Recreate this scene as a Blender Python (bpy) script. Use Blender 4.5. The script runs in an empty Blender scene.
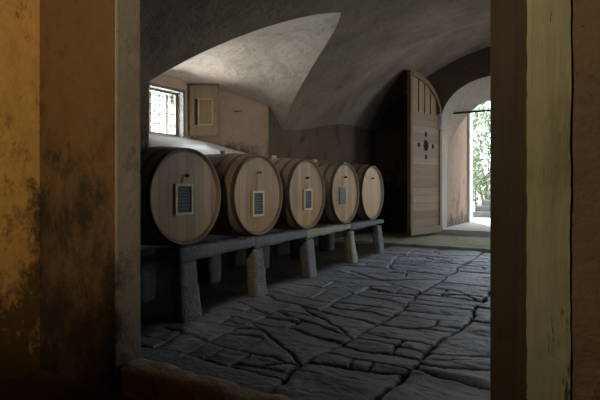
import bpy, bmesh, math, random
import numpy as np
from mathutils import Vector, Matrix
random.seed(7); np.random.seed(7)
C = bpy.context.scene.collection
PI = math.pi
CZ = 1.215                      # eye height above the floor under the camera
TH = math.radians(32.3)

# ------------------------------------------------------------------ helpers
def link(name, me, m=None, parent=None):
    o = bpy.data.objects.new(name, me); C.objects.link(o)
    if m: me.materials.append(m)
    if parent: o.parent = parent
    return o

def obj(name, bm, m, parent=None, smooth=False, bevel=0):
    me = bpy.data.meshes.new(name)
    bmesh.ops.recalc_face_normals(bm, faces=bm.faces[:])
    bm.to_mesh(me); bm.free()
    if smooth:
        for p in me.polygons: p.use_smooth = True
    o = link(name, me, m, parent)
    if bevel:
        b = o.modifiers.new('bevel', 'BEVEL'); b.width = bevel; b.segments = 2; b.limit_method = 'ANGLE'
    return o

def thing(name, label, cat, loc=(0, 0, 0), rotz=0, group=None):
    o = bpy.data.objects.new(name, None); C.objects.link(o)
    o.location = loc; o.rotation_euler = (0, 0, rotz); o.empty_display_size = .1
    return tag(o, label, cat, group)

def tag(o, label, cat, group=None):
    o['label'] = label; o['category'] = cat
    if group: o['group'] = group
    return o

def struct(o, label=None):
    o['kind'] = 'structure'
    if label: o['label'] = label
    return o

def box(bm, x0, x1, y0, y1, z0, z1):
    vs = [bm.verts.new((x, y, z)) for x in (x0, x1) for y in (y0, y1) for z in (z0, z1)]
    for f in ((0, 1, 3, 2), (4, 6, 7, 5), (0, 4, 5, 1), (2, 3, 7, 6), (0, 2, 6, 4), (1, 5, 7, 3)):
        bm.faces.new([vs[i] for i in f])
    return vs

def B(*a):
    bm = bmesh.new(); box(bm, *a); return bm

def tube(bm, pts, r, n=8):
    rings = []
    for i, p in enumerate(pts):
        p = Vector(p)
        d = (Vector(pts[min(i + 1, len(pts) - 1)]) - Vector(pts[max(i - 1, 0)])).normalized()
        a = d.orthogonal().normalized() if abs(d.z) < .9 else Vector((1, 0, 0))
        a = (a - d * a.dot(d)).normalized(); b = d.cross(a)
        rr = r[i] if isinstance(r, (list, tuple)) else r
        rings.append([bm.verts.new(p + rr * (math.cos(2 * PI * k / n) * a + math.sin(2 * PI * k / n) * b)) for k in range(n)])
    for q in range(len(rings) - 1):
        for k in range(n):
            bm.faces.new((rings[q][k], rings[q][(k + 1) % n], rings[q + 1][(k + 1) % n], rings[q + 1][k]))
    bm.faces.new(rings[0][::-1]); bm.faces.new(rings[-1])

# value noise (numpy)
_R = np.random.rand(256, 256)
def vnoise(x, y):
    xi = np.floor(x).astype(int); yi = np.floor(y).astype(int)
    fx = x - xi; fy = y - yi
    fx = fx * fx * (3 - 2 * fx); fy = fy * fy * (3 - 2 * fy)
    g = lambda a, b: _R[a % 256, b % 256]
    return (g(xi, yi) * (1 - fx) + g(xi + 1, yi) * fx) * (1 - fy) + (g(xi, yi + 1) * (1 - fx) + g(xi + 1, yi + 1) * fx) * fy
def fbm(x, y, o=4):
    s = 0; a = .5
    for k in range(o):
        s = s + a * vnoise(x * 2 ** k + 17.3 * k, y * 2 ** k + 9.1 * k); a *= .5
    return s - .5 + .5 ** (o + 1)

def grid_mesh(name, X, Y, Z, m, smooth=True, attrs=None):
    n, k = X.shape
    me = bpy.data.meshes.new(name)
    co = np.stack([X, Y, Z], -1).reshape(-1, 3)
    idx = np.arange(n * k).reshape(n, k)
    q = np.stack([idx[:-1, :-1], idx[1:, :-1], idx[1:, 1:], idx[:-1, 1:]], -1).reshape(-1, 4)
    me.vertices.add(len(co)); me.vertices.foreach_set('co', co.ravel().astype(np.float32))
    me.loops.add(q.size); me.loops.foreach_set('vertex_index', q.ravel().astype(np.int32))
    me.polygons.add(len(q)); me.polygons.foreach_set('loop_start', np.arange(0, q.size, 4, dtype=np.int32))
    me.polygons.foreach_set('use_smooth', np.full(len(q), smooth))
    me.update(calc_edges=True)
    for nm, a in (attrs or {}).items():
        at = me.attributes.new(nm, 'FLOAT', 'POINT'); at.data.foreach_set('value', a.ravel().astype(np.float32))
    me.validate()
    return link(name, me, m)

def rough_block(x0, x1, y0, y1, z0, z1, step=.04, amp=.012, seed=0, taper=None, bev=.02):
    """a hewn stone block, closed, with rounded edges and an uneven skin"""
    bm = bmesh.new()
    nx, ny, nz = [max(2, int(round(d / step))) for d in (x1 - x0, y1 - y0, z1 - z0)]
    cache = {}
    def v(i, j, k):
        if (i, j, k) in cache: return cache[(i, j, k)]
        p = Vector((x0 + (x1 - x0) * i / nx, y0 + (y1 - y0) * j / ny, z0 + (z1 - z0) * k / nz))
        # round the edges
        c = Vector(((x0 + x1) / 2, (y0 + y1) / 2, (z0 + z1) / 2)); h = Vector(((x1 - x0) / 2, (y1 - y0) / 2, (z1 - z0) / 2))
        q = p - c; inn = Vector([max(-h[t] + bev, min(h[t] - bev, q[t])) for t in range(3)])
        d = q - inn
        if d.length > bev: d = d.normalized() * bev
        q = inn + d
        if taper: q = taper(q, (q.z + h.z) / (2 * h.z))
        from mathutils import noise
        s = Vector((seed * 3.1, seed * 1.7, seed * .9))
        q = q + amp * noise.noise_vector((q + s) * 5) + amp * .6 * noise.noise_vector((q + s) * 16)
        cache[(i, j, k)] = bm.verts.new(c + q); return cache[(i, j, k)]
    for i in range(nx):
        for j in range(ny):
            for k in (0, nz): bm.faces.new((v(i, j, k), v(i + 1, j, k), v(i + 1, j + 1, k), v(i, j + 1, k)))
    for i in range(nx):
        for k in range(nz):
            for j in (0, ny): bm.faces.new((v(i, j, k), v(i + 1, j, k), v(i + 1, j, k + 1), v(i, j, k + 1)))
    for j in range(ny):
        for k in range(nz):
            for i in (0, nx): bm.faces.new((v(i, j, k), v(i, j + 1, k), v(i, j + 1, k + 1), v(i, j, k + 1)))
    return bm

# ------------------------------------------------------------------ materials
class NT:
    def __init__(s, name):
        s.m = bpy.data.materials.new(name); s.m.use_nodes = True
        s.t = s.m.node_tree; s.n = s.t.nodes; s.b = s.n['Principled BSDF']; s.out = s.n['Material Output']
    def add(s, typ, **kw):
        n = s.n.new(typ)
        for k, v in kw.items():
            if k.startswith('i_'): n.inputs[k[2:].replace('_', ' ')].default_value = v
            else: setattr(n, k, v)
        return n
    def L(s, a, b): s.t.links.new(a, b)
    def pos(s, local=False):
        if local: return s.add('ShaderNodeTexCoord').outputs['Object']
        return s.add('ShaderNodeNewGeometry').outputs['Position']
    def noise(s, vec, scale, detail=6, rough=.6, stretch=None, dist=0):
        if stretch:
            mp = s.add('ShaderNodeMapping'); mp.inputs['Scale'].default_value = stretch; s.L(vec, mp.inputs['Vector']); vec = mp.outputs[0]
        n = s.add('ShaderNodeTexNoise', i_Scale=scale, i_Detail=detail, i_Roughness=rough, i_Distortion=dist)
        s.L(vec, n.inputs['Vector']); return n.outputs['Fac']
    def ramp(s, fac, stops):
        r = s.add('ShaderNodeValToRGB'); s.L(fac, r.inputs[0]); e = r.color_ramp.elements
        while len(e) < len(stops): e.new(.5)
        for k, (p, c) in enumerate(stops):
            e[k].position = p; e[k].color = (c, c, c, 1) if not hasattr(c, '__len__') else (*c, 1)
        return r.outputs[0]
    def mix(s, f, a, b, typ='MIX'):
        n = s.add('ShaderNodeMix', data_type='RGBA', blend_type=typ)
        for x, i in ((f, 0), (a, 6), (b, 7)):
            if hasattr(x, 'is_output'): s.L(x, n.inputs[i])
            elif i == 0: n.inputs[0].default_value = x
            else: n.inputs[i].default_value = (*x, 1)
        return n.outputs[2]
    def math(s, op, a, b=0, clamp=False):
        n = s.add('ShaderNodeMath', operation=op); n.use_clamp = clamp
        for x, i in ((a, 0), (b, 1)):
            if hasattr(x, 'is_output'): s.L(x, n.inputs[i])
            else: n.inputs[i].default_value = x
        return n.outputs[0]
    def axis(s, vec, ax):
        n = s.add('ShaderNodeSeparateXYZ'); s.L(vec, n.inputs[0]); return n.outputs[ax]
    def bump(s, h, strength=.5, dist=.02, prev=None):
        n = s.add('ShaderNodeBump', i_Strength=strength, i_Distance=dist); s.L(h, n.inputs['Height'])
        if prev: s.L(prev, n.inputs['Normal'])
        return n.outputs[0]
    def fin(s, col=None, rough=.9, nrm=None, metal=0, spec=.3):
        if col is not None:
            if hasattr(col, 'is_output'): s.L(col, s.b.inputs['Base Color'])
            else: s.b.inputs['Base Color'].default_value = (*col, 1)
        if hasattr(rough, 'is_output'): s.L(rough, s.b.inputs['Roughness'])
        else: s.b.inputs['Roughness'].default_value = rough
        if nrm is not None: s.L(nrm, s.b.inputs['Normal'])
        s.b.inputs['Metallic'].default_value = metal
        s.b.inputs['Specular IOR Level'].default_value = spec
        return s.m

def plaster(name, c1, c2, dark, stain_lo=.55, stain_hi=.68, zdirt_shade=None, bump=.5, scale=1.0, spec=.2, hi=None):
    t = NT(name); p = t.pos()
    big = t.noise(p, 1.3 * scale, 5, .6)
    fine = t.noise(p, 9 * scale, 8, .7)
    col = t.mix(t.ramp(big, [(.35, 0), (.65, 1)]), c1, c2)
    col = t.mix(t.ramp(fine, [(.3, .75), (.7, 0)]), col, tuple(.72 * x for x in c1))
    if hi: col = t.mix(t.ramp(t.noise(p, 3.3 * scale, 6, .7), [(.58, 0), (.66, .8)]), col, hi)
    st = t.noise(p, 2.6 * scale, 10, .78, (1, 1, .7), dist=.15)
    if zdirt_shade:       # low damp and dirt, ragged; also paints in shade towards the base
        z0, z1, k = zdirt_shade
        z = t.axis(p, 2)
        mr = t.add('ShaderNodeMapRange', i_From_Min=z0, i_From_Max=z1, i_To_Min=k, i_To_Max=0.0); t.L(z, mr.inputs[0])
        st = t.math('ADD', st, mr.outputs[0])
    col = t.mix(t.ramp(st, [(stain_lo, 0), (stain_hi, .85)]), col, dark)
    sm = t.noise(p, 6.5 * scale, 9, .78, (1, 1, .6), .3)
    col = t.mix(t.ramp(sm, [(.59, 0), (.66, .6)]), col, tuple(.5 * (a + b) for a, b in zip(dark, tuple(.4 * x for x in c2))))
    sp = t.noise(p, 24 * scale, 4, .8)
    col = t.mix(t.ramp(sp, [(.66, 0), (.72, .8)]), col, dark)
    nb = t.bump(t.noise(p, 3.5, 8, .65), bump, .05)
    nb = t.bump(t.noise(p, 30, 6, .7), bump * .6, .01, nb)
    return t.fin(col, .92, nb, spec=spec)

M = {}
M['wall_brown'] = plaster('cellar wall plaster', (.135, .09, .062), (.095, .062, .043), (.022, .018, .016), .54, .66, (.0, 1.9, .42))  # lower wall darkened to paint in the black shade behind the barrels
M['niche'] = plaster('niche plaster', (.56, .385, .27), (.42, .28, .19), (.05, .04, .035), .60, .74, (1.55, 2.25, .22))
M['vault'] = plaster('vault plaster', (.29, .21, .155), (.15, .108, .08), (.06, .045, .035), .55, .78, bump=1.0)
M['vault_light'] = plaster('pale lunette plaster', (.66, .56, .49), (.47, .395, .345), (.22, .175, .14), .52, .76, bump=1.1)  # paler than the main vault plaster
M['sill'] = plaster('worn limestone', (.74, .74, .74), (.58, .59, .60), (.2, .2, .2), .62, .8)
M['passage'] = plaster('passage plaster', (.36, .25, .18), (.28, .19, .14), (.05, .045, .04), .60, .72, (.3, 1.5, .2))
M['passage_soffit'] = plaster('passage vault limewash', (.60, .50, .42), (.52, .43, .36), (.3, .25, .2), .62, .85)
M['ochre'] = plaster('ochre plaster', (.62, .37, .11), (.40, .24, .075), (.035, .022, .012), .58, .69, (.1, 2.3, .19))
M['ochre_dark'] = plaster('shaded ochre plaster', (.17, .102, .046), (.11, .068, .034), (.026, .02, .016), .54, .69, (.0, 2.3, .17))  # darker copy of the ochre, shade painted in where walls are less lit
M['umber'] = plaster('umber plaster', (.26, .165, .085), (.19, .12, .06), (.022, .016, .01), .60, .70, (-.2, 1.6, .14))
M['jamb'] = plaster('grey door stone', (.33, .275, .205), (.23, .19, .15), (.03, .027, .027), .58, .72, (-.2, 1.9, .16), hi=(.35, .27, .2))
M['soil'] = plaster('trodden earth', (.09, .055, .04), (.06, .04, .03), (.02, .015, .012), bump=1)
M['gate_stone'] = plaster('gate stone', (.42, .40, .36), (.33, .31, .28), (.1, .095, .08))
M['moss'] = plaster('mossy stone', (.40, .37, .28), (.28, .27, .18), (.05, .05, .03), .56, .66, bump=1)

def pale_post():
    t = NT('weathered pale timber'); p = t.pos()
    g = t.noise(p, 26, 8, .7, (1, 1, .06), .3)
    col = t.mix(t.ramp(g, [(.3, 0), (.7, 1)]), (.29, .27, .15), (.39, .365, .21))
    col = t.mix(t.ramp(t.noise(p, 4, 6, .7, (1, 1, .35)), [(.55, 0), (.72, .7)]), col, (.16, .13, .06))
    cr = t.noise(p, 15, 5, .8, (1, 1, .12), .5)
    z = t.axis(p, 2)
    mr = t.add('ShaderNodeMapRange', i_From_Min=.4, i_From_Max=1.2, i_To_Min=.06, i_To_Max=0.0); t.L(z, mr.inputs[0])
    col = t.mix(t.ramp(t.math('ADD', cr, mr.outputs[0]), [(.64, 0), (.68, .85)]), col, (.05, .04, .025))
    return t.fin(col, .85, t.bump(g, .6, .01))
M['pale_post'] = pale_post()

def slate():
    t = NT('worn slate paving'); p = t.pos()
    a1 = t.add('ShaderNodeAttribute', attribute_name='joint'); a2 = t.add('ShaderNodeAttribute', attribute_name='tint')
    n1 = t.noise(p, 2.2, 7, .65); n2 = t.noise(p, 14, 8, .75, (1, 2.2, 1))
    col = t.mix(t.ramp(n1, [(.3, 0), (.7, 1)]), (.18, .215, .275), (.29, .33, .40))
    col = t.mix(t.ramp(n2, [(.35, .7), (.65, 0)]), col, (.12, .13, .15))
    col = t.mix(a2.outputs['Fac'], col, t.mix(.5, col, (.33, .34, .36)))
    ch = t.noise(p, 45, 3, .8)
    col = t.mix(t.ramp(ch, [(.70, 0), (.76, .6)]), col, (.45, .46, .48))
    # paler patches towards the foot of the stillage and the far end
    xx = t.axis(p, 0)
    mr = t.add('ShaderNodeMapRange', i_From_Min=-3.05, i_From_Max=-2.1, i_To_Min=.13, i_To_Max=-.12); t.L(xx, mr.inputs[0])
    mr2 = t.add('ShaderNodeMapRange', i_From_Min=3.3, i_From_Max=4.6, i_To_Min=-.14, i_To_Max=.02); t.L(t.axis(p, 1), mr2.inputs[0])
    d = t.math('ADD', t.math('ADD', t.noise(p, 3.1, 7, .7), mr.outputs[0]), mr2.outputs[0])
    col = t.mix(t.ramp(d, [(.55, 0), (.72, .7)]), col, (.42, .44, .48))
    col = t.mix(a1.outputs['Fac'], col, (.018, .015, .012))
    # bare earth by the wall, darkened to paint shade under the barrels
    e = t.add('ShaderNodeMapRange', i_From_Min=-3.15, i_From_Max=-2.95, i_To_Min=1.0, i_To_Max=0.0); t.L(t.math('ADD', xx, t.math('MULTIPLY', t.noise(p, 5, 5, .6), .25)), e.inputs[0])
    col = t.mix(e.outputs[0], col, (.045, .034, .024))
    ro = t.math('ADD', t.ramp(n2, [(.3, .30), (.7, .55)]), t.math('MULTIPLY', a1.outputs['Fac'], .4), True)
    nb = t.bump(t.noise(p, 9, 9, .72, (1, 2.0, 1), .4), .9, .035)
    nb = t.bump(t.noise(p, 45, 6, .8), .6, .006, nb)
    return t.fin(col, ro, nb, spec=.5)
M['slate'] = slate()

def hewn(name, c1, c2, dark, k=1.0):
    t = NT(name); p = t.pos()
    n = t.noise(p, 5, 8, .7); v = t.add('ShaderNodeTexVoronoi', i_Scale=38.0); t.L(p, v.inputs['Vector'])
    col = t.mix(t.ramp(n, [(.3, 0), (.7, 1)]), c1, c2)
    col = t.mix(t.ramp(v.outputs['Distance'], [(.0, .55), (.35, 0)]), col, tuple(min(1, 1.9 * x) for x in c2))
    col = t.mix(t.ramp(t.noise(p, 22, 6, .8), [(.52, 0), (.66, .8)]), col, dark)
    nb = t.bump(v.outputs['Distance'], .7 * k, .012); nb = t.bump(n, .5, .03, nb)
    return t.fin(col, .85, nb, spec=.35)
M['hewn'] = hewn('hammered granite', (.12, .118, .112), (.19, .187, .18), (.05, .05, .05))
M['hewn_moss'] = hewn('lichened granite', (.22, .21, .15), (.30, .28, .20), (.06, .06, .04))
M['beam'] = hewn('grey beam stone', (.10, .105, .11), (.16, .165, .175), (.05, .05, .05), .5)
M['dim'] = hewn('shade-darkened rear stone', (.05, .047, .044), (.075, .07, .066), (.02, .02, .02), .5)  # stone colour darkened to paint in the shade under the barrels
M['kerb'] = hewn('brown threshold stone', (.28, .24, .19), (.38, .33, .26), (.04, .03, .025), .3)

def wood(name, c1, c2, dark, plank=None, axis='y', stretch=(1, 1, .06), rough=.6, stain=.6, objvar=True, spec=.35):
    t = NT(name); p = t.pos(True)
    info = t.add('ShaderNodeObjectInfo')
    off = t.add('ShaderNodeVectorMath', operation='SCALE'); off.inputs[0].default_value = (17, 29, 13); t.L(info.outputs['Random'], off.inputs['Scale'])
    ad = t.add('ShaderNodeVectorMath', operation='ADD'); t.L(p, ad.inputs[0]); t.L(off.outputs[0], ad.inputs[1]); q = ad.outputs[0]
    g = t.noise(q, 34, 7, .7, stretch, .4)
    col = t.mix(t.ramp(g, [(.3, 0), (.7, 1)]), c1, c2)
    nb = t.bump(g, .25, .004)
    if plank:
        ax = {'x': 0, 'y': 1, 'z': 2}[axis]
        s = t.math('DIVIDE', t.axis(p, ax), plank)
        fl = t.math('FLOOR', t.math('ADD', s, 50.0)); fr = t.math('FRACT', t.math('ADD', s, 50.0))
        wn = t.add('ShaderNodeTexWhiteNoise', noise_dimensions='2D')
        cb = t.add('ShaderNodeCombineXYZ'); t.L(fl, cb.inputs[0]); t.L(info.outputs['Random'], cb.inputs[1]); t.L(cb.outputs[0], wn.inputs['Vector'])
        col = t.mix(t.math('MULTIPLY', wn.outputs['Value'], .75), col, tuple(.6 * x for x in c1))
        gap = t.math('ABSOLUTE', t.math('SUBTRACT', fr, .5))
        gm = t.ramp(gap, [(.47, 0), (.495, 1)])
        col = t.mix(t.math('MULTIPLY', gm, .75), col, dark)
        nb = t.bump(t.math('MULTIPLY', gm, -1), .5, .004, nb)
    col = t.mix(t.ramp(t.noise(q, 3.5, 7, .7), [(stain, 0), (stain + .15, .75)]), col, dark)
    return t.fin(col, rough, nb, spec=spec)
M['head'] = wood('oak barrel head', (.33, .175, .075), (.50, .30, .14), (.13, .08, .045), .105, 'y', (1, 1, .05), .45, .60)
M['stave'] = wood('dark barrel staves', (.19, .14, .10), (.28, .215, .155), (.05, .04, .03), None, 'y', (.06, 1, 1), .6)
M['door'] = wood('old gate boards', (.27, .19, .13), (.38, .28, .20), (.12, .08, .05), .155, 'z', (.06, 1, 1), .75, .66, spec=.2)
M['door_v'] = wood('old gate upright boards', (.26, .17, .10), (.36, .25, .155), (.10, .07, .045), None, 'x', (1, 1, .06), .75, .7, spec=.2)
M['door_frame'] = wood('brown gate frame', (.17, .105, .055), (.25, .16, .09), (.06, .04, .025), None, 'x', (1, 1, .06), .7, .66, spec=.2)
M['shutter'] = wood('grey brown shutter wood', (.23, .165, .10), (.32, .24, .155), (.13, .09, .055), None, 'x', (1, 1, .06), .7, .66, spec=.2)
M['winframe'] = wood('window frame wood', (.20, .18, .14), (.29, .26, .21), (.15, .12, .09), None, 'x', (1, 1, .06), .7, .7)
M['lightwood'] = wood('pale frame wood', (.50, .36, .20), (.64, .48, .29), (.3, .2, .1), None, 'x', (1, 1, .1), .6, .75)
M['umber_post'] = wood('umber painted timber', (.05, .034, .018), (.07, .048, .026), (.03, .02, .012), None, 'x', (1, 1, .07), .8, .56)

def flat(name, col, rough=.7, metal=0, var=.25, sc=12):
    t = NT(name); p = t.pos()
    c = t.mix(t.ramp(t.noise(p, sc, 6, .7), [(.3, 0), (.7, 1)]), tuple(x * (1 - var) for x in col), tuple(min(1, x * (1 + var)) for x in col))
    return t.fin(c, rough, t.bump(t.noise(p, sc * 3, 4, .6), .2, .003), metal)
M['iron'] = flat('dull hoop steel', (.075, .07, .065), .5, .3)
M['rust'] = flat('dark wrought iron', (.045, .038, .033), .7, .3)
M['slateboard'] = flat('chalkboard', (.045, .055, .065), .6)
M['boardgrey'] = flat('dusty chalkboard', (.12, .125, .13), .7)
M['chalk'] = flat('chalk', (.38, .40, .42), .9)
M['cord'] = flat('hemp cord', (.62, .52, .38), .9)
M['cork'] = flat('bung wood', (.52, .42, .30), .8)
M['hole'] = flat('hole black', (.006, .006, .006), .95)  # plain black for discs that paint the dark of the gate holes
M['leaf'] = flat('green leaves', (.15, .20, .10), .6, 0, .5, 5)
M['bark'] = flat('bark', (.16, .11, .07), .9)
M['court'] = flat('pale courtyard stone', (.45, .43, .40), .9, 0, .15, 4)
M['court_wall'] = flat('pale courtyard render', (.58, .55, .48), .9, 0, .15, 3)
M['step'] = flat('grey step stone', (.10, .098, .09), .9, 0, .25, 6)

def glass():
    t = NT('old window glass')
    tr = t.add('ShaderNodeBsdfTransparent'); tr.inputs[0].default_value = (.9, .94, .93, 1)
    gl = t.add('ShaderNodeBsdfGlossy', i_Roughness=.05); fr = t.add('ShaderNodeFresnel', i_IOR=1.45)
    mx = t.add('ShaderNodeMixShader'); t.L(fr.outputs[0], mx.inputs[0]); t.L(tr.outputs[0], mx.inputs[1]); t.L(gl.outputs[0], mx.inputs[2])
    t.L(mx.outputs[0], t.out.inputs[0]); return t.m
M['glass'] = glass()

# ------------------------------------------------------------------ shape of the cellar (heights relative to the eye)
CX, HA, YC = -1.2, 3.2, 4.88
XW, XR, Y0, Y1 = -4.4, 2.0, 1.97, 10.2
def sst(a, b, y):
    t = np.clip((y - a) / (b - a), 0, 1); return t * t * (3 - 2 * t)
def V(X, Y):
    t = np.clip(np.abs(np.asarray(X, float) - CX) / HA, 0, 1)
    return .95 + 1.25 * (1 - t ** 2) ** .9 + .70 * sst(6.3, 9.0, np.asarray(Y, float)) * (1 - .5 * t ** 4)
def Lu(X, d): return 1.97 - .13 * (-2.55 - X) - .33 * d * d + .031 * np.exp(-np.abs(d) / .3) * sst(-3.9, -2.6, X)
def floor_z(Y): return .0225 * Y

def groin(y):
    d = y - YC
    f = lambda x: Lu(x, d) - float(V(x, y))
    if f(XW) <= 0: return XW
    a, b = XW, -1.6
    for _ in range(50):
        m = (a + b) / 2
        if f(m) > 0: a = m
        else: b = m
    return a
# main vault: one row per y, starting at the groin
DM = math.sqrt((Lu(XW, 0) - .95) / .33)
ys = np.concatenate([np.linspace(Y0, YC - DM, 14), YC + np.linspace(-DM, DM, 121)[1:-1], np.linspace(YC + DM, Y1, 40)])
K = 90
XX = np.zeros((len(ys), K)); YY = np.zeros_like(XX)
for i, y in enumerate(ys):
    g = groin(y); s = np.linspace(0, 1, K); s = s + .12 * np.sin(2 * PI * s) * -.5
    XX[i] = g + (XR - g) * s; YY[i] = y
ZZ = V(XX, YY) + CZ
wob = .035 * fbm(XX * 1.1, YY * 1.1, 4); wob[:, 0] = 0
ZZ = ZZ + wob
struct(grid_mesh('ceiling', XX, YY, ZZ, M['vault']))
# lunette over the window niche
yl = YC + np.linspace(-DM, DM, 121); KL = 40
XL = np.zeros((121, KL)); YL = np.zeros_like(XL)
for i, y in enumerate(yl):
    d = abs(y - YC)
    xb = -5.3 if d < .4 else min(-4.4, -5.3 + (d - .4) / (1.16 - .4) * .9)
    XL[i] = np.linspace(xb, groin(y), KL); YL[i] = y
ZL = Lu(XL, YL - YC) + CZ
wl = .03 * fbm(XL * 1.6, YL * 1.6, 4); wl[:, -1] = 0
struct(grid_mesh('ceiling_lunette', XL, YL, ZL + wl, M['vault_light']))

# walls ------------------------------------------------------------
def sheet(name, bm, m, rounded=False): return struct(obj(name, bm, m))
def col_wall(bm, pts, z0f, z1f, n):
    """vertical wall sheet through plan points, subdivided"""
    prev = None
    for (a, b) in zip(pts[:-1], pts[1:]):
        for k in range(n + 1):
            x = a[0] + (b[0] - a[0]) * k / n; y = a[1] + (b[1] - a[1]) * k / n
            lo = bm.verts.new((x, y, z0f(x, y))); hi = bm.verts.new((x, y, z1f(x, y)))
            if prev and k: bm.faces.new((prev[0], lo, hi, prev[1]))
            prev = (lo, hi)
NL, NR = YC - 1.16, YC + 1.16
SF = .43 + CZ      # front lip of the sloped sill
bm = bmesh.new()
top = lambda x, y: max(float(V(XW, y)), Lu(XW, y - YC)) + CZ + .08
col_wall(bm, [(XW, Y0), (XW, NL)], lambda x, y: -.1, top, 12)
col_wall(bm, [(XW, NL), (XW, NR)], lambda x, y: -.1, lambda x, y: SF, 2)
col_wall(bm, [(XW, NR), (XW, Y1)], lambda x, y: -.1, top, 30)
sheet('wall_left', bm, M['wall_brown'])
bm = bmesh.new()
lt = lambda x, y: Lu(x, y - YC) + CZ + .05
col_wall(bm, [(XW, NL), (-5.3, YC - .4)], lambda x, y: SF - .1, lt, 10)
col_wall(bm, [(-5.3, YC + .4), (XW, NR)], lambda x, y: SF - .1, lt, 10)
WY0, WY1, WZ0, WZ1 = 4.50, 5.13, .76 + CZ, 1.43 + CZ
# window wall with its opening, 0.3 thick
for (a, b, c, d) in ((YC - .45, WY0, SF - .1, 3.2), (WY1, YC + .45, SF - .1, 3.2), (WY0, WY1, SF - .1, WZ0), (WY0, WY1, WZ1, 3.2)):
    box(bm, -5.62, -5.3, a, b, c, d)
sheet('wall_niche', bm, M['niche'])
# sloped sill, uneven
n = 40
u, v = np.meshgrid(np.linspace(0, 1, n), np.linspace(0, 1, n), indexing='ij')
sx = -5.3 + .9 * u; hw = .4 + .76 * u
sy = YC - hw - .01 + (2 * hw + .02) * v
sz = WZ0 - .02 + (SF - WZ0 + .02) * u ** 1.15 + .05 * fbm(sx * 3, sy * 3) * np.minimum(1, 6 * u)
struct(grid_mesh('trim_1', sx, sy, sz, M['sill']))

# end wall with the arched gateway
GX, GA = -1.75, 1.18
def arch(x, spring, rise, a=GA, p=2.25):
    t = min(1, abs(x - GX) / a); return spring + rise * (1 - t ** p) ** (1 / p)
SILLZ = CZ - .874
def f_front(x): return CZ + arch(x, 1.25, 1.01)
def f_outer(x): return CZ + arch(x, 1.95, .5, p=2.0)
def f_inner(x): return CZ + arch(x, .4, 1.5, p=2.0)
bm = bmesh.new()
box(bm, XW - .05, GX - GA, Y1, Y1 + .9, -.1, CZ + 3.3)
box(bm, GX + GA, XR + .1, Y1, Y1 + .9, -.1, CZ + 3.3)
NA = 64
xs = [GX - GA * math.cos(PI * k / NA) for k in range(NA + 1)]
for k in range(NA):     # spandrel over the arch
    a, b = xs[k], xs[k + 1]
    v0 = [bm.verts.new((a, Y1, f_front(a))), bm.verts.new((b, Y1, f_front(b))), bm.verts.new((b, Y1, CZ + 3.3)), bm.verts.new((a, Y1, CZ + 3.3))]
    bm.faces.new(v0)
bmesh.ops.remove_doubles(bm, verts=bm.verts[:], dist=1e-5)
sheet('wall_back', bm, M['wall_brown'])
# splayed soffit between front arch and inner arch, then the passage vault
def ruled(name, fa, ya, fb, yb, m, nseg=10):
    X = np.zeros((NA + 1, nseg + 1)); Y = X.copy(); Z = X.copy()
    for i, x in enumerate(xs):
        for j in range(nseg + 1):
            t = j / nseg; X[i, j] = x; Y[i, j] = ya + (yb - ya) * t; Z[i, j] = fa(x) * (1 - t) + fb(x) * t
    return struct(grid_mesh(name, X, Y, Z + .012 * fbm(X * 3, Y * 3 + Z), m))
ruled('ceiling_gateway_splay', f_front, Y1, f_inner, Y1 + .5, M['passage_soffit'])
ruled('ceiling_passage', f_outer, Y1 + .5, f_outer, 12.62, M['passage'])
bm = bmesh.new()
for k in range(NA):
    a, b = xs[k], xs[k + 1]
    bm.faces.new([bm.verts.new((a, Y1 + .5, f_inner(a))), bm.verts.new((b, Y1 + .5, f_inner(b))), bm.verts.new((b, Y1 + .5, CZ + 2.8)), bm.verts.new((a, Y1 + .5, CZ + 2.8))])
bmesh.ops.remove_doubles(bm, verts=bm.verts[:], dist=1e-5)
sheet('wall_gateway', bm, M['passage'])
bm = bmesh.new()
box(bm, GX - GA - .4, GX - GA + .004, Y1 + .02, Y1 + .5, SILLZ - .1, CZ + 1.24)
sheet('trim_2', bm, M['gate_stone'])
bm = bmesh.new()
box(bm, GX - GA - .4, GX - GA + .001, Y1 + .5, 12.6, SILLZ - .1, CZ + 2.0)
box(bm, GX + GA, GX + GA + .4, Y1 + .02, 12.6, SILLZ - .1, CZ + 2.0)
sheet('wall_passage', bm, M['passage'])
# outer stone frame of the passage
bm = bmesh.new()
box(bm, GX - GA - .5, GX - GA + .06, 12.6, 12.95, SILLZ - .1, CZ + 2.8)
box(bm, GX + GA - .06, GX + GA + .5, 12.6, 12.95, SILLZ - .1, CZ + 2.8)
for k in range(NA):
    a, b = xs[k], xs[k + 1]
    for yy in (12.6, 12.95):
        bm.faces.new([bm.verts.new((a, yy, f_outer(a) - .02)), bm.verts.new((b, yy, f_outer(b) - .02)), bm.verts.new((b, yy, CZ + 2.8)), bm.verts.new((a, yy, CZ + 2.8))])
    bm.faces.new([bm.verts.new((a, 12.6, f_outer(a) - .02)), bm.verts.new((b, 12.6, f_outer(b) - .02)), bm.verts.new((b, 12.95, f_outer(b) - .02)), bm.verts.new((a, 12.95, f_outer(a) - .02))])
sheet('trim_3', bm, M['sill'])

# right wall (behind the right pillar), with an added window that lets in fill light
RW = (4.6, 9.4, .1 + CZ, 1.0 + CZ)
bm = bmesh.new()
for (a, b, c, d) in ((Y0, RW[0], -.1, 3.4), (RW[1], Y1, -.1, 3.4), (RW[0], RW[1], -.1, RW[2]), (RW[0], RW[1], RW[3], 3.4)):
    box(bm, XR, XR + .35, a, b, c, d)
sheet('wall_right', bm, M['wall_brown'])

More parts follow.
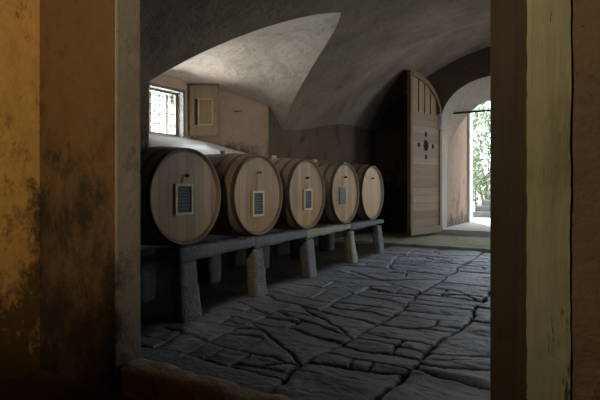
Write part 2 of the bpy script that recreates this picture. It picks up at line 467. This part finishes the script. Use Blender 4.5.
# floor of slate flags --------------------------------------------
ST = 8.2
gx = np.arange(-4.42, 2.02, .0125); gy = np.arange(2.0, ST + .02, .0125)
FX, FY = np.meshgrid(gx, gy, indexing='ij')
PX = FX + .22 * fbm(FX * 1.5 + 3, FY * 1.5, 2) + .07 * fbm(FX * 4.3, FY * 4.3, 2) + .035 * fbm(FX * 11, FY * 11, 4)
PY = FY + .18 * fbm(FX * 1.5 + 40, FY * 1.5 + 11, 2) + .07 * fbm(FX * 4.3 + 40, FY * 4.3 + 11, 2) + .035 * fbm(FX * 11 + 5, FY * 11, 4)
px, py = PX.ravel(), PY.ravel()
dist = np.full(px.shape, 9.0); off = np.zeros(px.shape); tint = np.zeros(px.shape); wid = np.full(px.shape, .011)
rng = random.Random(21)
def split(idx, depth=0):
    if not len(idx): return
    x, y = px[idx], py[idx]
    w, h = x.max() - x.min(), y.max() - y.min()
    area = len(idx) * .0125 ** 2
    lim = rng.choice([.04, .10, .20, .30, .45])
    if area < .012 or area < lim or depth > 12:
        a, b, c = rng.uniform(-.006, .006), rng.uniform(-.015, .015), rng.uniform(-.015, .015)
        off[idx] = a + b * (x - x.mean()) + c * (y - y.mean()); tint[idx] = rng.random() ** 2 * .8; return
    cx, cy = x.min() + w * rng.uniform(.33, .67), y.min() + h * rng.uniform(.33, .67)
    ang = rng.gauss(.03, .16) + (0 if w < h * 1.5 else PI / 2) + (rng.choice([-1, 1]) * rng.uniform(.3, .7) if rng.random() < .13 else 0)
    nx, ny = -math.sin(ang), math.cos(ang)
    s = (x - cx) * nx + (y - cy) * ny
    k = .006 + .011 * rng.random() * (1 if depth < 3 else .6)
    dd = np.abs(s) * (.011 / k)
    dist[idx] = np.minimum(dist[idx], dd)
    split(idx[s < 0], depth + 1); split(idx[s >= 0], depth + 1)
lines = [-3.2, -1.62, -1.01, .1, 1.1]
edges = [-9] + lines + [9]
for a, b in zip(edges[:-1], edges[1:]):
    idx = np.where((px >= a) & (px < b))[0]
    if not len(idx): continue
    split(idx)
for a in lines: dist = np.minimum(dist, np.abs(px - a) * .8)
dist = dist.reshape(FX.shape); dist = dist - .016 * np.clip(fbm(FX * 3.3 + 9, FY * 3.3, 4) * 3 - .1, 0, 1) + .002; off = off.reshape(FX.shape); tint = tint.reshape(FX.shape)
gap = 1 - sst(.003, .013, dist)                                  # 1 in the joints
chips = sst(.0, .045, dist + .06 * fbm(FX * 9, FY * 9, 4))
lay = fbm(FX * 2.6 + 3, FY * 7.0, 5)
sq = np.floor(lay * 16); fr_ = lay * 16 - sq
terr = (sq + sst(.72, .98, fr_)) / 16 * .8 + lay * .2                 # slate splits in layers
FZ = floor_z(FY) + off + .032 * terr + .010 * fbm(FX * 20, FY * 26, 3) - .005 * (1 - chips) - .034 * gap + .02 * fbm(FX * .8, FY * .8, 2)
ea = sst(-2.95, -3.2, FX) if False else 1 - sst(-3.15, -2.95, FX)
FZ = FZ * (1 - ea) + (floor_z(FY) - .01 + .012 * fbm(FX * 6, FY * 6, 4)) * ea
gap = gap * (1 - ea)
FX2 = FX
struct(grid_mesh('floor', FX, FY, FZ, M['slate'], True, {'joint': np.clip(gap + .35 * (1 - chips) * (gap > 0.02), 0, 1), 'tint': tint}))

# raised step before the gate and bright passage floor
S1 = CZ - .985
def slab_grid(name, x0, x1, y0, y1, z, m, res=.03, amp=.02, drop=.3):
    xx = np.arange(x0, x1 + res, res); yy = np.arange(y0, y1 + res, res)
    X, Y = np.meshgrid(xx, yy, indexing='ij')
    Z = z + amp * fbm(X * 4, Y * 4, 4) + .5 * amp * (np.floor(fbm(X * 3 + 7, Y * 5, 3) * 9) / 9)
    Y = Y + .02 * fbm(X * 5, Y * 0 + 3, 3) * (Y < y0 + res / 2)
    X = np.concatenate([X[:, :1], X, ], 1); Y = np.concatenate([Y[:, :1], Y], 1); Z = np.concatenate([Z[:, :1] - drop, Z], 1)
    return struct(grid_mesh(name, X, Y, Z, m, False))
slab_grid('floor_step', -4.4, 2.0, ST - .02, Y1, S1, M['moss'])
slab_grid('floor_passage', GX - GA - .3, GX + GA + .3, Y1 - .03, 13.4, SILLZ, M['court'], .05, .015, .12)

# threshold and near room -----------------------------------------
st = obj('threshold_slab', rough_block(-2.53, -.30, 1.90, 2.09, -.14, .135, .035, .018, 3, bev=.04), M['kerb'], smooth=True)
struct(st); st.name = 'floor_threshold'
YA, YB = 1.88, 2.07
bm = bmesh.new()
box(bm, -2.80, -2.52, YA - .0, YB, -.1, 3.0)
struct(obj('door_1', bm, M['jamb'], bevel=.012))
bm = bmesh.new(); box(bm, -4.6, -2.532, YA - .006, YA + .09, -.1, 3.0); box(bm, -4.6, -2.8, YA + .09, YB, -.1, 3.0)
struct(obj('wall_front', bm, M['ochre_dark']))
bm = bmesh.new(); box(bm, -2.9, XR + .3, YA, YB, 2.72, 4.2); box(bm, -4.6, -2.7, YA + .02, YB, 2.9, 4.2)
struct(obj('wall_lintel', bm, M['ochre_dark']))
bm = bmesh.new(); box(bm, -3.55, -3.35, -2.6, YA, -.1, 3.2)
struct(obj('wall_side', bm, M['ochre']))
struct(obj('door_2', B(-.378, -.15, 2.0, 2.12, -.1, 3.0), M['umber_post'], bevel=.006))
struct(obj('trim_4', B(-.277, -.17, 1.97, 2.01, -.1, 3.0), M['umber_post'], bevel=.006))
struct(obj('trim_5', rough_block(-.224, -.090, 1.80, 2.0, -.1, 3.0, .022, .004, 9, bev=.006), M['pale_post'], smooth=False))
struct(obj('wall_front_right', B(-.12, XR + .3, 1.812, 2.1, -.1, 3.0), M['umber']))
struct(obj('wall_rear', B(-3.5, 2.3, -2.8, -2.6, -.1, 3.2), M['umber']))
struct(obj('wall_near_right', B(2.1, 2.3, -2.6, YA, -.1, 3.2), M['umber']))
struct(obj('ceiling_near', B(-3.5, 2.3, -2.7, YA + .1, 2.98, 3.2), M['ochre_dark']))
struct(obj('floor_near', B(-3.5, 2.3, -2.7, 2.02, -.3, -.05), M['soil']))

# ------------------------------------------------------------------ niche window
w = struct(bpy.data.objects.new('window_1', None)); C.objects.link(w); w.location = (-5.45, (WY0 + WY1) / 2, WZ0)
hw, hh = (WY1 - WY0) / 2, WZ1 - WZ0
bm = bmesh.new()
box(bm, -.03, .03, -hw, -hw + .04, 0, hh); box(bm, -.03, .03, hw - .045, hw, 0, hh)
box(bm, -.03, .03, -hw + .04, hw - .045, 0, .04); box(bm, -.03, .03, -hw + .04, hw - .045, hh - .04, hh)
obj('window_frame', bm, M['winframe'], w)
bm = bmesh.new(); box(bm, -.004, .004, -hw + .04, hw - .045, .04, hh - .04)
obj('glass_pane', bm, M['glass'], w)
bm = bmesh.new()
for k in (-.105, .105): box(bm, -.015, .012, k - .007, k + .007, .04, hh - .04)
for k in range(1, 4): box(bm, -.012, .010, -hw + .04, hw - .045, hh * k / 4 - .007, hh * k / 4 + .007)
obj('glazing_bars', bm, M['winframe'], w)
bm = bmesh.new()
for k in range(4): y = -hw + .08 + k * .16; tube(bm, [(-.12, y, 0), (-.12, y, hh)], .011, 6)
for k in range(5): z = .05 + k * .14; tube(bm, [(-.12, -hw, z), (-.12, hw, z)], .010, 6)
obj('iron_grille', bm, M['rust'], w)
bm = bmesh.new()
box(bm, -5.63, -5.292, WY1 - .012, WY1 + .03, WZ0, WZ1 + .03); box(bm, -5.63, -5.292, WY0 - .03, WY1, WZ1 - .012, WZ1 + .03)
struct(obj('trim_8', bm, M['hewn']))
bm = bmesh.new(); box(bm, -5.31, -5.27, WY0 - .05, WY1 + .06, WZ0 - .035, WZ0 - .005)
struct(obj('trim_6', bm, M['sill']))
w2 = struct(bpy.data.objects.new('window_fill', None)); C.objects.link(w2); w2.location = (XR + .2, (RW[0] + RW[1]) / 2, RW[2])  # added window, made up to let fill light onto the barrels
bm = bmesh.new(); a = (RW[1] - RW[0]) / 2; b = RW[3] - RW[2]
for q in ((-a, -a + .05, 0, b), (a - .05, a, 0, b), (-a, a, 0, .05), (-a, a, b - .05, b), (-.02, .02, 0, b)): box(bm, -.03, .03, *q)
obj('window_frame', bm, M['winframe'], w2)
obj('glass_pane', B(-.004, .004, -a, a, 0, b), M['glass'], w2)

# shutter (local x along the leaf from its hinge)
sh = thing('window_shutter', 'open wooden panelled shutter beside the small barred window', 'shutter', (-5.27, YC + .345, WZ0 + .02), math.radians(32.3))
W_, H_ = .425, .76
bm = bmesh.new(); box(bm, 0, .075, -.02, .02, 0, H_); box(bm, W_ - .075, W_, -.02, .02, 0, H_); box(bm, .075, W_ - .075, -.02, .02, 0, .17); box(bm, .075, W_ - .075, -.02, .02, H_ - .20, H_)
obj('shutter_frame', bm, M['shutter'], sh, bevel=.004)
obj('shutter_panel', B(.13, W_ - .07, .0, .012, .165, H_ - .195), M['shutter'], sh)
bm = bmesh.new()
for q in ((.128, .142, .165, H_ - .195), (W_ - .09, W_ - .074, .165, H_ - .195), (.142, W_ - .09, .165, .182), (.142, W_ - .09, H_ - .212, H_ - .195)): box(bm, q[0], q[1], -.024, .0, q[2], q[3])
obj('panel_moulding', bm, M['lightwood'], sh)
obj('slot_shade', B(.07, .132, .012, .017, .165, H_ - .195), M['umber_post'], sh)  # dark strip painted as the shadow in the panel recess
bm = bmesh.new(); box(bm, -.012, W_ + .012, -.035, .02, H_, H_ + .025)
obj('top_rail', bm, M['door_frame'], sh)
for z in (.12, H_ - .12):
    bm = bmesh.new(); tube(bm, [(-.005, .0, z - .035), (-.005, .0, z + .035)], .012, 8); obj('hinge', bm, M['rust'], sh)
bm = bmesh.new(); tube(bm, [(W_ - .03, -.045, H_ * .55), (W_ - .03, -.045, H_ * .55 - .04), (W_ - .03, -.02, H_ * .55 - .05)], .006, 6); obj('latch', bm, M['rust'], sh)
# iron hold-back on the niche wall
yk = YC + .4 + (.45 / .9) * .76; bm = bmesh.new()
kx = -4.80; ky = YC + .4 + (kx + 5.3) / .9 * .76
tube(bm, [(kx, ky + .03, CZ + 1.17), (kx + .05, ky - .05, CZ + 1.17), (kx + .11, ky - .02, CZ + 1.17), (kx + .12, ky + .03, CZ + 1.19)], .008, 6)
tag(obj('shutter_hook', bm, M['rust']), 'small iron shutter hook in the niche wall', 'hook')

# ------------------------------------------------------------------ barrels
BL, RC, RB, RH = 1.05, .424, .460, .403
def rad(s):  # s 0..1 along the barrel
    return RB - (RB - RC) * (2 * s - 1) ** 2
def lathe(bm, prof, n=72, groove=0, ns=26):
    rings = []
    for (x, r) in prof:
        ring = []
        for k in range(n):
            a = 2 * PI * k / n
            g = groove * (1 if (k % (n // ns) == 0) else 0) if groove else 0
            ring.append(bm.verts.new((x, (r - g) * math.cos(a), (r - g) * math.sin(a))))
        rings.append(ring)
    for q in range(len(rings) - 1):
        for k in range(n):
            bm.faces.new((rings[q][k], rings[q][(k + 1) % n], rings[q + 1][(k + 1) % n], rings[q + 1][k]))
    return rings
ordn = ['nearest the doorway', 'second from the doorway', 'middle', 'fourth from the doorway', 'farthest']
def make_barrel():
    t = thing('wine_barrel', 'x', 'barrel')
    bm = bmesh.new(); NS = 16
    outer = [(-BL * k / NS, rad(k / NS)) for k in range(NS + 1)]
    inner0 = [(-.045, RH), (-.02, RC - .008), (0, RC - .002)]
    r = lathe(bm, inner0 + outer + [(-BL + .02, RC - .02), (-BL + .045, RH)], 104, .0016, 26)
    bmesh.ops.remove_doubles(bm, verts=bm.verts[:], dist=1e-6)
    obj('staves', bm, M['stave'], t, smooth=True)
    for nm, x0, x1 in (('front_head', -.028, -.05), ('back_head', -BL + .05, -BL + .03)):
        bm = bmesh.new(); rr = lathe(bm, [(x0 - .006, RH + .004), (x0, RH - .012), (x1, RH + .004)], 72)
        bm.faces.new(rr[1]); bm.faces.new(rr[2][::-1]); obj(nm, bm, M['head'], t)
    for x0, x1 in ((.001, .05), (.14, .18), (.30, .34)):
        for s in (0, 1):
            bm = bmesh.new(); a, b = (x0, x1) if not s else (BL - x1, BL - x0)
            ra, rb = rad(a / BL), rad(b / BL)
            lathe(bm, [(-a, ra - .001), (-a, ra + .003), (-b, rb + .003), (-b, rb - .001), (-a, ra - .001)], 96)
            obj('hoop', bm, M['iron'], t, smooth=False)
    bm = bmesh.new(); tube(bm, [(-BL / 2, 0, RB - .01), (-BL / 2, 0, RB + .035)], [.03, .034], 14); obj('bung', bm, M['cork'], t)
    bm = bmesh.new(); tube(bm, [(-.045, 0, .2), (-.01, 0, .2), (.012, 0, .2)], [.016, .014, .009], 12); obj('tap_peg', bm, M['rust'], t)
    return t
blabels = ['large oak barrel nearest the stone doorpost, its head turned furthest into view',
           'oak barrel second from the doorpost, round head with a small chalkboard hung low',
           'oak barrel in the middle of the row of five',
           'oak barrel fourth from the doorpost, with a frameless grey slate on its head',
           'farthest oak barrel in the row, with nothing hung on its head']
BY = [3.06, 4.11, 5.10, 6.15, 7.10]; BZ = CZ - .074
HB = -3.10
pegz = [.105, .16, .12, .15, .15]
def dup(root):
    r = root.copy(); C.objects.link(r)
    for ch in list(root.children):
        c = ch.copy(); C.objects.link(c); c.parent = r
    return r
b0 = make_barrel()
rolls = [0, 0, 0, 0, 0]
for i in range(5):
    b = b0 if i == 0 else dup(b0)
    b.location = (HB, BY[i], BZ); b['label'] = blabels[i]; b['group'] = 'wine barrels along the left wall'
    for ch in b.children:
        if ch.name.startswith('tap_peg'): ch.location.z = pegz[i] + .08 - .2

# chalkboards
def chalkboard(y, zc, w, h, framed, label, seed, pegy, pegz_, mat):
    t = thing('chalkboard', label, 'chalkboard', (HB - .0085, y, zc - h / 2), 0, 'chalkboards hung on the barrel heads')
    x0, x1 = -.018, .0
    if framed:
        f = .022
        bm = bmesh.new()
        box(bm, x0, x1 + .004, -w / 2, -w / 2 + f, 0, h); box(bm, x0, x1 + .004, w / 2 - f, w / 2, 0, h)
        box(bm, x0, x1 + .004, -w / 2 + f, w / 2 - f, 0, f); box(bm, x0, x1 + .004, -w / 2 + f, w / 2 - f, h - f, h)
        obj('frame', bm, M['lightwood'], t)
        obj('slate', B(x0, x1 - .006, -w / 2 + f, w / 2 - f, f, h - f), mat, t)
    else:
        f = .006; obj('slate', B(x0, x1 - .006, -w / 2, w / 2, 0, h), mat, t)
    r = random.Random(seed); bm = bmesh.new(); nl = 7     # rows of chalk handwriting
    for k in range(nl):
        zz = h - f - .022 - k * (h - 2 * f - .03) / nl; yy = -w / 2 + f + .014; ye = w / 2 - f - r.uniform(.012, .05)
        pts = []
        while yy < ye:
            pts.append((x1 - .0045, yy, zz + r.uniform(-.007, .007))); yy += r.uniform(.004, .009)
        tube(bm, pts, .0011, 4)
    c = obj('chalk_writing', bm, M['chalk'], t); c['label'] = 'rows of white chalk handwriting'
    bm = bmesh.new(); dz = pegz_ - (zc - h / 2)
    tube(bm, [(-.004, -.012, h - .004), (.004, -.004, (h + dz) / 2), (.006, .0, dz + .012), (.004, .008, (h + dz) / 2), (-.004, .014, h - .004)], .0045, 6)
    obj('hanging_cord', bm, M['cord'], t)
    return t
cl = ['wood-framed chalkboard with chalk writing on the barrel nearest the doorpost',
      'wood-framed chalkboard on the second barrel from the doorpost',
      'wood-framed chalkboard on the middle barrel of the row',
      'frameless dusty grey slate hanging on the fourth barrel from the doorpost']
spec = [(3.02, -.100, .21, .275, 1), (4.09, -.166, .20, .27, 1), (5.11, -.143, .19, .26, 1), (6.06, -.110, .19, .24, 0)]
for i, (y, z, w_, h_, fr) in enumerate(spec):
    chalkboard(y, CZ + z, w_, h_, fr, cl[i], 5 + i, BY[i], BZ + pegz[i] + .08 - .0, M['slateboard'] if fr else M['boardgrey'])

# stillage: stone beams on hewn uprights
BT = CZ - .514
segs = [(2.91, 3.965), (3.972, 4.975), (4.985, 6.21), (6.22, 7.42)]
bl = ['front stone beam carrying the nearest barrel, its sawn end in view',
      'front stone beam under the second barrel, between the second and third uprights',
      'front stone beam under the middle and fourth barrels, notched on its lower edge',
      'farthest front stone beam, under the last barrel']
for i, (a, b) in enumerate(segs):
    o = obj('stone_beam', rough_block(-3.24, -3.05, a, b, BT - [.135, .12, .11, .10][i], BT, .04, .010, 20 + i, lambda q, t, L=(b - a) / 2: Vector((q.x, q.y, q.z + (.022 * (1 - t) * (1 + q.y / L)))), .012), M['beam'] if i != 2 else M['hewn_moss'], smooth=True)
    tag(o, bl[i], 'beam', 'stone beams carrying the barrels')
SY = [3.03, 4.04, 5.10, 6.28, 7.28]
sl = ['nearest hammered stone upright under the front beam', 'second hammered stone upright from the doorpost, under the beam joint',
      'middle stone upright of the five in front', 'lichened fourth stone upright from the doorpost', 'farthest stone upright, at the end of the row']
for i, y in enumerate(SY):
    fz = floor_z(y) - .03
    wd = [.125, .105, .10, .09, .085][i]
    def tp(q, t, wd=wd):
        s = 1.0 + .30 * (1 - t) ** 1.2
        return Vector((q.x + (.05 * (1 - t)), q.y * s + .015 * (1 - t), q.z))
    top_ = BT - [.125, .125, .12, .11, .10][i] + .004
    o = obj('stone_upright', rough_block(-3.20, -3.07, y - wd * .78, y + wd * .78, fz, top_, .035, .012, 40 + i, tp, .02), M['hewn'] if i not in (3,) else M['hewn_moss'], smooth=True)
    tag(o, sl[i], 'stone upright', 'stone uprights under the front beam')
# rear beam and uprights in the shade
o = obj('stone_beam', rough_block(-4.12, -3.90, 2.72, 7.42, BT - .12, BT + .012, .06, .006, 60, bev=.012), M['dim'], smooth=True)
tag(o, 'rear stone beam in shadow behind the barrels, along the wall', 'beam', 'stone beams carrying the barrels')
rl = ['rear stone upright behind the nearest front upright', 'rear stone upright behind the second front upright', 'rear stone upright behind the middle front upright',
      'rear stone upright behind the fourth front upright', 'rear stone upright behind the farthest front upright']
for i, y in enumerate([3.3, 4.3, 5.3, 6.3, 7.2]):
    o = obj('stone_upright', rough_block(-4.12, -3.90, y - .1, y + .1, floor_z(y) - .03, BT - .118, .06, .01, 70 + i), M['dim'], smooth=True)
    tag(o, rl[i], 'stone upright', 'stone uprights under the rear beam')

# ------------------------------------------------------------------ gate leaf (local x from the hinge)
hx, hy = GX - GA - .0, Y1 - .01
ang = math.atan2(9.02 - hy, -3.20 - hx)
lf = thing('gate_leaf', 'tall arched wooden gate leaf standing open, pierced with a cross of holes', 'gate', (hx, hy, S1 + .06), ang)
LW, LT = 1.20, .035
z_of = lambda rel: rel + CZ - (S1 + .06)
def ltop(x): return z_of(1.42) + .87 * math.sqrt(max(0, 1 - ((LW - x) / LW) ** 2.2))
def strip(bm, x0, x1, zf0, zf1, y0, y1, n=24):
    pr = None
    for k in range(n + 1):
        x = x0 + (x1 - x0) * k / n
        r = [bm.verts.new((x, y, z)) for (y, z) in ((y0, zf0(x)), (y1, zf0(x)), (y1, zf1(x)), (y0, zf1(x)))]
        if pr:
            for a in range(4): bm.faces.new((pr[a], pr[(a + 1) % 4], r[(a + 1) % 4], r[a]))
        else: bm.faces.new(r)
        pr = r
    bm.faces.new(pr[::-1])
# the leaf runs from hinge (x=0) toward the viewer; its aisle face is the +y side
FR = .085; ZM = z_of(1.42) + .10
strip_bm = bmesh.new(); strip(strip_bm, LW - FR, LW, lambda x: 0, lambda x: ltop(x), -LT, LT + .01, 4)
obj('free_stile', strip_bm, M['door_frame'], lf)
strip_bm = bmesh.new(); strip(strip_bm, 0, FR, lambda x: 0, lambda x: max(.2, ltop(x)), -LT, LT + .01, 12)
obj('hinge_stile', strip_bm, M['door_frame'], lf)
strip_bm = bmesh.new(); strip(strip_bm, .0, LW - FR, lambda x: ltop(x * 1.0) - .10 if x > .08 else z_of(1.2), lambda x: ltop(x) + .002, -LT - .002, LT + .02, 48)
obj('arched_rail', strip_bm, M['door_frame'], lf)
strip_bm = bmesh.new(); strip(strip_bm, .0, LW, lambda x: 0.0, lambda x: .15, -LT - .004, LT + .025, 2)
obj('bottom_rail', strip_bm, M['door'], lf)
strip_bm = bmesh.new(); strip(strip_bm, FR, LW - FR, lambda x: .14, lambda x: min(ZM, ltop(x) - .05), -.015, .02, 24)
obj('plank_panel', strip_bm, M['door'], lf)
nb_ = 4
for k in range(nb_):
    a = FR + .12 + (LW - 2 * FR - .12) * k / nb_; b = FR + .12 + (LW - 2 * FR - .12) * (k + 1) / nb_ - .045
    strip_bm = bmesh.new(); strip(strip_bm, a, b, lambda x: ZM, lambda x: max(ZM + .02, ltop(x) - .06), -.012, .012, 10)
    obj('upright_board', strip_bm, M['door_v'], lf)
strip_bm = bmesh.new(); strip(strip_bm, FR, LW - FR, lambda x: ZM - .02, lambda x: max(ZM, ltop(x) - .06), -.03, -.015, 20)
obj('backing_board', strip_bm, M['umber_post'], lf)
def diamond(cx, cz, rx, rz):
    bm = bmesh.new(); n = 16
    f = [bm.verts.new((cx + rx * math.cos(2 * PI * k / n), .0215, cz + rz * math.sin(2 * PI * k / n))) for k in range(n)]
    g = [bm.verts.new((v.co.x, .016, v.co.z)) for v in f]
    bm.faces.new(f); bm.faces.new(g[::-1])
    for k in range(n): bm.faces.new((f[k], g[k], g[(k + 1) % n], f[(k + 1) % n]))
    obj('pierced_hole', bm, M['hole'], lf)
cz = z_of(.86); cxh = .60
for dx, dz, rx, rz in ((0, 0, .10, .115), (0, .23, .045, .055), (0, -.23, .045, .055), (.27, 0, .05, .05), (-.27, 0, .05, .05)):
    diamond(cxh + dx, cz + dz, rx, rz)
struct(obj('trim_7', rough_block(-2.99, -2.87, Y1 - .12, Y1 + .05, CZ + 1.22, CZ + 1.56, .05, .008, 5, bev=.015), M['gate_stone'], smooth=True))

# tie rod in the gateway
bm = bmesh.new(); tube(bm, [(GX - GA - .05, Y1 + .25, CZ + 1.60), (GX + GA + .05, Y1 + .25, CZ + 1.60)], .022, 8)
tag(obj('tie_rod', bm, M['rust']), 'thin dark iron tie rod across the arched gateway', 'iron rod')

# ------------------------------------------------------------------ outside
struct(obj('ground', B(-12, 8, 12.9, 30, SILLZ - .4, SILLZ - .01), M['court']))
struct(obj('ground_garden', B(-12, -5.7, -2, 12.9, SILLZ - .4, SILLZ - .05), M['court']))
stt = thing('stone_staircase', 'pale stone steps climbing outside beyond the gateway', 'stairs', (-2.15, 15.0, SILLZ - .01))
for k in range(7):
    obj('step', rough_block(-1.25 + .10 * k, 1.7, .30 * k, 2.9, .17 * k, .17 * (k + 1), .2, .01, 90 + k), M['step'], stt)
bm = bmesh.new(); tube(bm, [(-1.12, .15, .17), (-1.12, .15, .95), (-.5, 1.9, 2.0), (-.5, 1.9, 1.19)], .022, 8)
obj('handrail', bm, M['rust'], stt)
struct(obj('wall_courtyard', B(-12, 8, 25.5, 25.8, SILLZ, SILLZ + 1.6), M['court_wall']))
def shrub(name, label, loc, rx, rz, n, seed, cat='shrub', ls=.09):
    r = random.Random(seed); t = thing(name, label, cat, loc)
    bm = bmesh.new()
    for k in range(n):
        th = r.uniform(0, 2 * PI); ph = math.acos(r.uniform(-1, 1)); q = r.uniform(.55, 1.0) * (1 + .18 * math.sin(3 * th + 2 * ph))
        p = Vector((rx * q * math.sin(ph) * math.cos(th), rx * q * math.sin(ph) * math.sin(th), rz * 1.02 + rz * q * math.cos(ph)))
        a = Vector([r.gauss(0, 1) for _ in range(3)]).normalized(); b = a.orthogonal().normalized(); s = ls * r.uniform(.6, 1.4)
        mid = p + a * s * .5
        vs = [bm.verts.new(x) for x in (p, mid + b * s * .28, p + a * s, mid - b * s * .28)]
        bm.faces.new(vs)
    obj('foliage', bm, M['leaf'], t)
    bm = bmesh.new()
    for k in range(5):
        e = Vector((rx * .6 * math.cos(k * 1.3), rx * .6 * math.sin(k * 1.3), rz * 1.3)); tube(bm, [(0, 0, -.02), e * .4 + Vector((0, 0, .1)), e], [.05, .03, .012], 6)
    obj('branches', bm, M['bark'], t)
    return t
shrub('leafy_bush', 'green bush rising behind the outdoor steps', (-.6, 19.3, SILLZ), .9, 1.5, 2600, 1, ls=.16)
shrub('leafy_bush', 'leafy bush left of the outdoor steps, beyond the courtyard', (-4.75, 18.4, SILLZ), .95, 1.3, 1800, 2, ls=.16)
shrub('leafy_tree', 'tall leafy tree crown beyond the steps, above the tie rod', (-4.5, 22.6, SILLZ), 1.7, 2.5, 2600, 3, 'tree', .2)
shrub('leafy_bush', 'green bush outside the small barred window', (-8.6, 5.9, SILLZ), 1.0, 1.25, 1500, 4, ls=.14)

# ------------------------------------------------------------------ light
wd_ = bpy.data.worlds.new('world'); bpy.context.scene.world = wd_; wd_.use_nodes = True
bg = wd_.node_tree.nodes['Background']; bg.inputs[0].default_value = (.80, .90, 1.0, 1); bg.inputs[1].default_value = 2.8
def area(name, loc, direction, sx, sy, power, col, portal=False):
    l = bpy.data.lights.new(name, 'AREA'); l.shape = 'RECTANGLE'; l.size = sx; l.size_y = sy; l.energy = power; l.color = col
    if portal: l.cycles.is_portal = True
    o = bpy.data.objects.new(name, l); C.objects.link(o); o.location = loc
    o.rotation_euler = Vector(direction).to_track_quat('-Z', 'Y').to_euler(); return o
area('portal_gate', (GX, 13.0, CZ + .8), (0, -1, 0), 2.3, 3.4, 1, (1, 1, 1), True)
area('portal_window', (-5.63, 4.81, CZ + 1.09), (1, 0, 0), .66, .68, 1, (1, 1, 1), True)
area('portal_right', (XR + .36, 7.0, (RW[2] + RW[3]) / 2), (-1, 0, 0), 4.8, .9, 1, (1, 1, 1), True)
area('sky_window', (-6.3, 4.8, CZ + .85), (1, 0, .22), 1.2, 1.0, 270, (1, .96, .9))
area('sky_window_high', (-6.6, 4.6, CZ + 2.7), (1, .12, -.75), 1.4, .9, 1300, (.74, .87, 1))
area('fill_right', (XR + .7, 8.9, CZ + .75), (-1, -.25, -.3), 1.4, 2.0, 150, (.84, .92, 1))  # fill lamp added outside the made-up right window
area('fill_right_near', (XR + .7, 5.0, CZ + .75), (-1, -.1, -.25), 1.2, 1.6, 26, (.95, .96, 1))  # second added fill lamp, for the nearer barrel heads
def spot(name, loc, target, power, col, deg, blend=.8):
    l = bpy.data.lights.new(name, 'SPOT'); l.energy = power; l.color = col; l.spot_size = math.radians(deg); l.spot_blend = blend; l.shadow_soft_size = .12
    o = bpy.data.objects.new(name, l); C.objects.link(o); o.location = loc
    o.rotation_euler = (Vector(target) - Vector(loc)).to_track_quat('-Z', 'Y').to_euler(); return o
spot('lamp_left', (-1.3, -.6, 2.75), (-3.25, 1.65, 1.95), 100, (1.0, .78, .48), 64, .65)
spot('lamp_right', (-1.1, .1, 2.6), (.05, 1.82, 1.5), 36, (1.0, .86, .62), 66)

sn = bpy.data.lights.new('sun', 'SUN'); sn.energy = 3.5; sn.angle = .01; sn.color = (1, .95, .86)
o = bpy.data.objects.new('sun', sn); C.objects.link(o); o.rotation_euler = Vector((.3, -.6, -.9)).to_track_quat('-Z', 'Y').to_euler()

# ------------------------------------------------------------------ camera
cam = bpy.data.cameras.new('camera'); co = bpy.data.objects.new('camera', cam); C.objects.link(co)
co.location = (0, 0, CZ); co.rotation_euler = (PI / 2, 0, TH)
cam.lens = 28.8; cam.sensor_width = 36; cam.shift_y = -12 / 600; cam.clip_start = .02
sc = bpy.context.scene; sc.camera = co
sc.view_settings.view_transform = 'Standard'; sc.view_settings.look = 'None'; sc.view_settings.gamma = 1
sc.view_settings.exposure = 1.0; sc.view_settings.use_curve_mapping = False
sc.cycles.max_bounces = 10; sc.cycles.diffuse_bounces = 6; sc.cycles.use_denoising = True
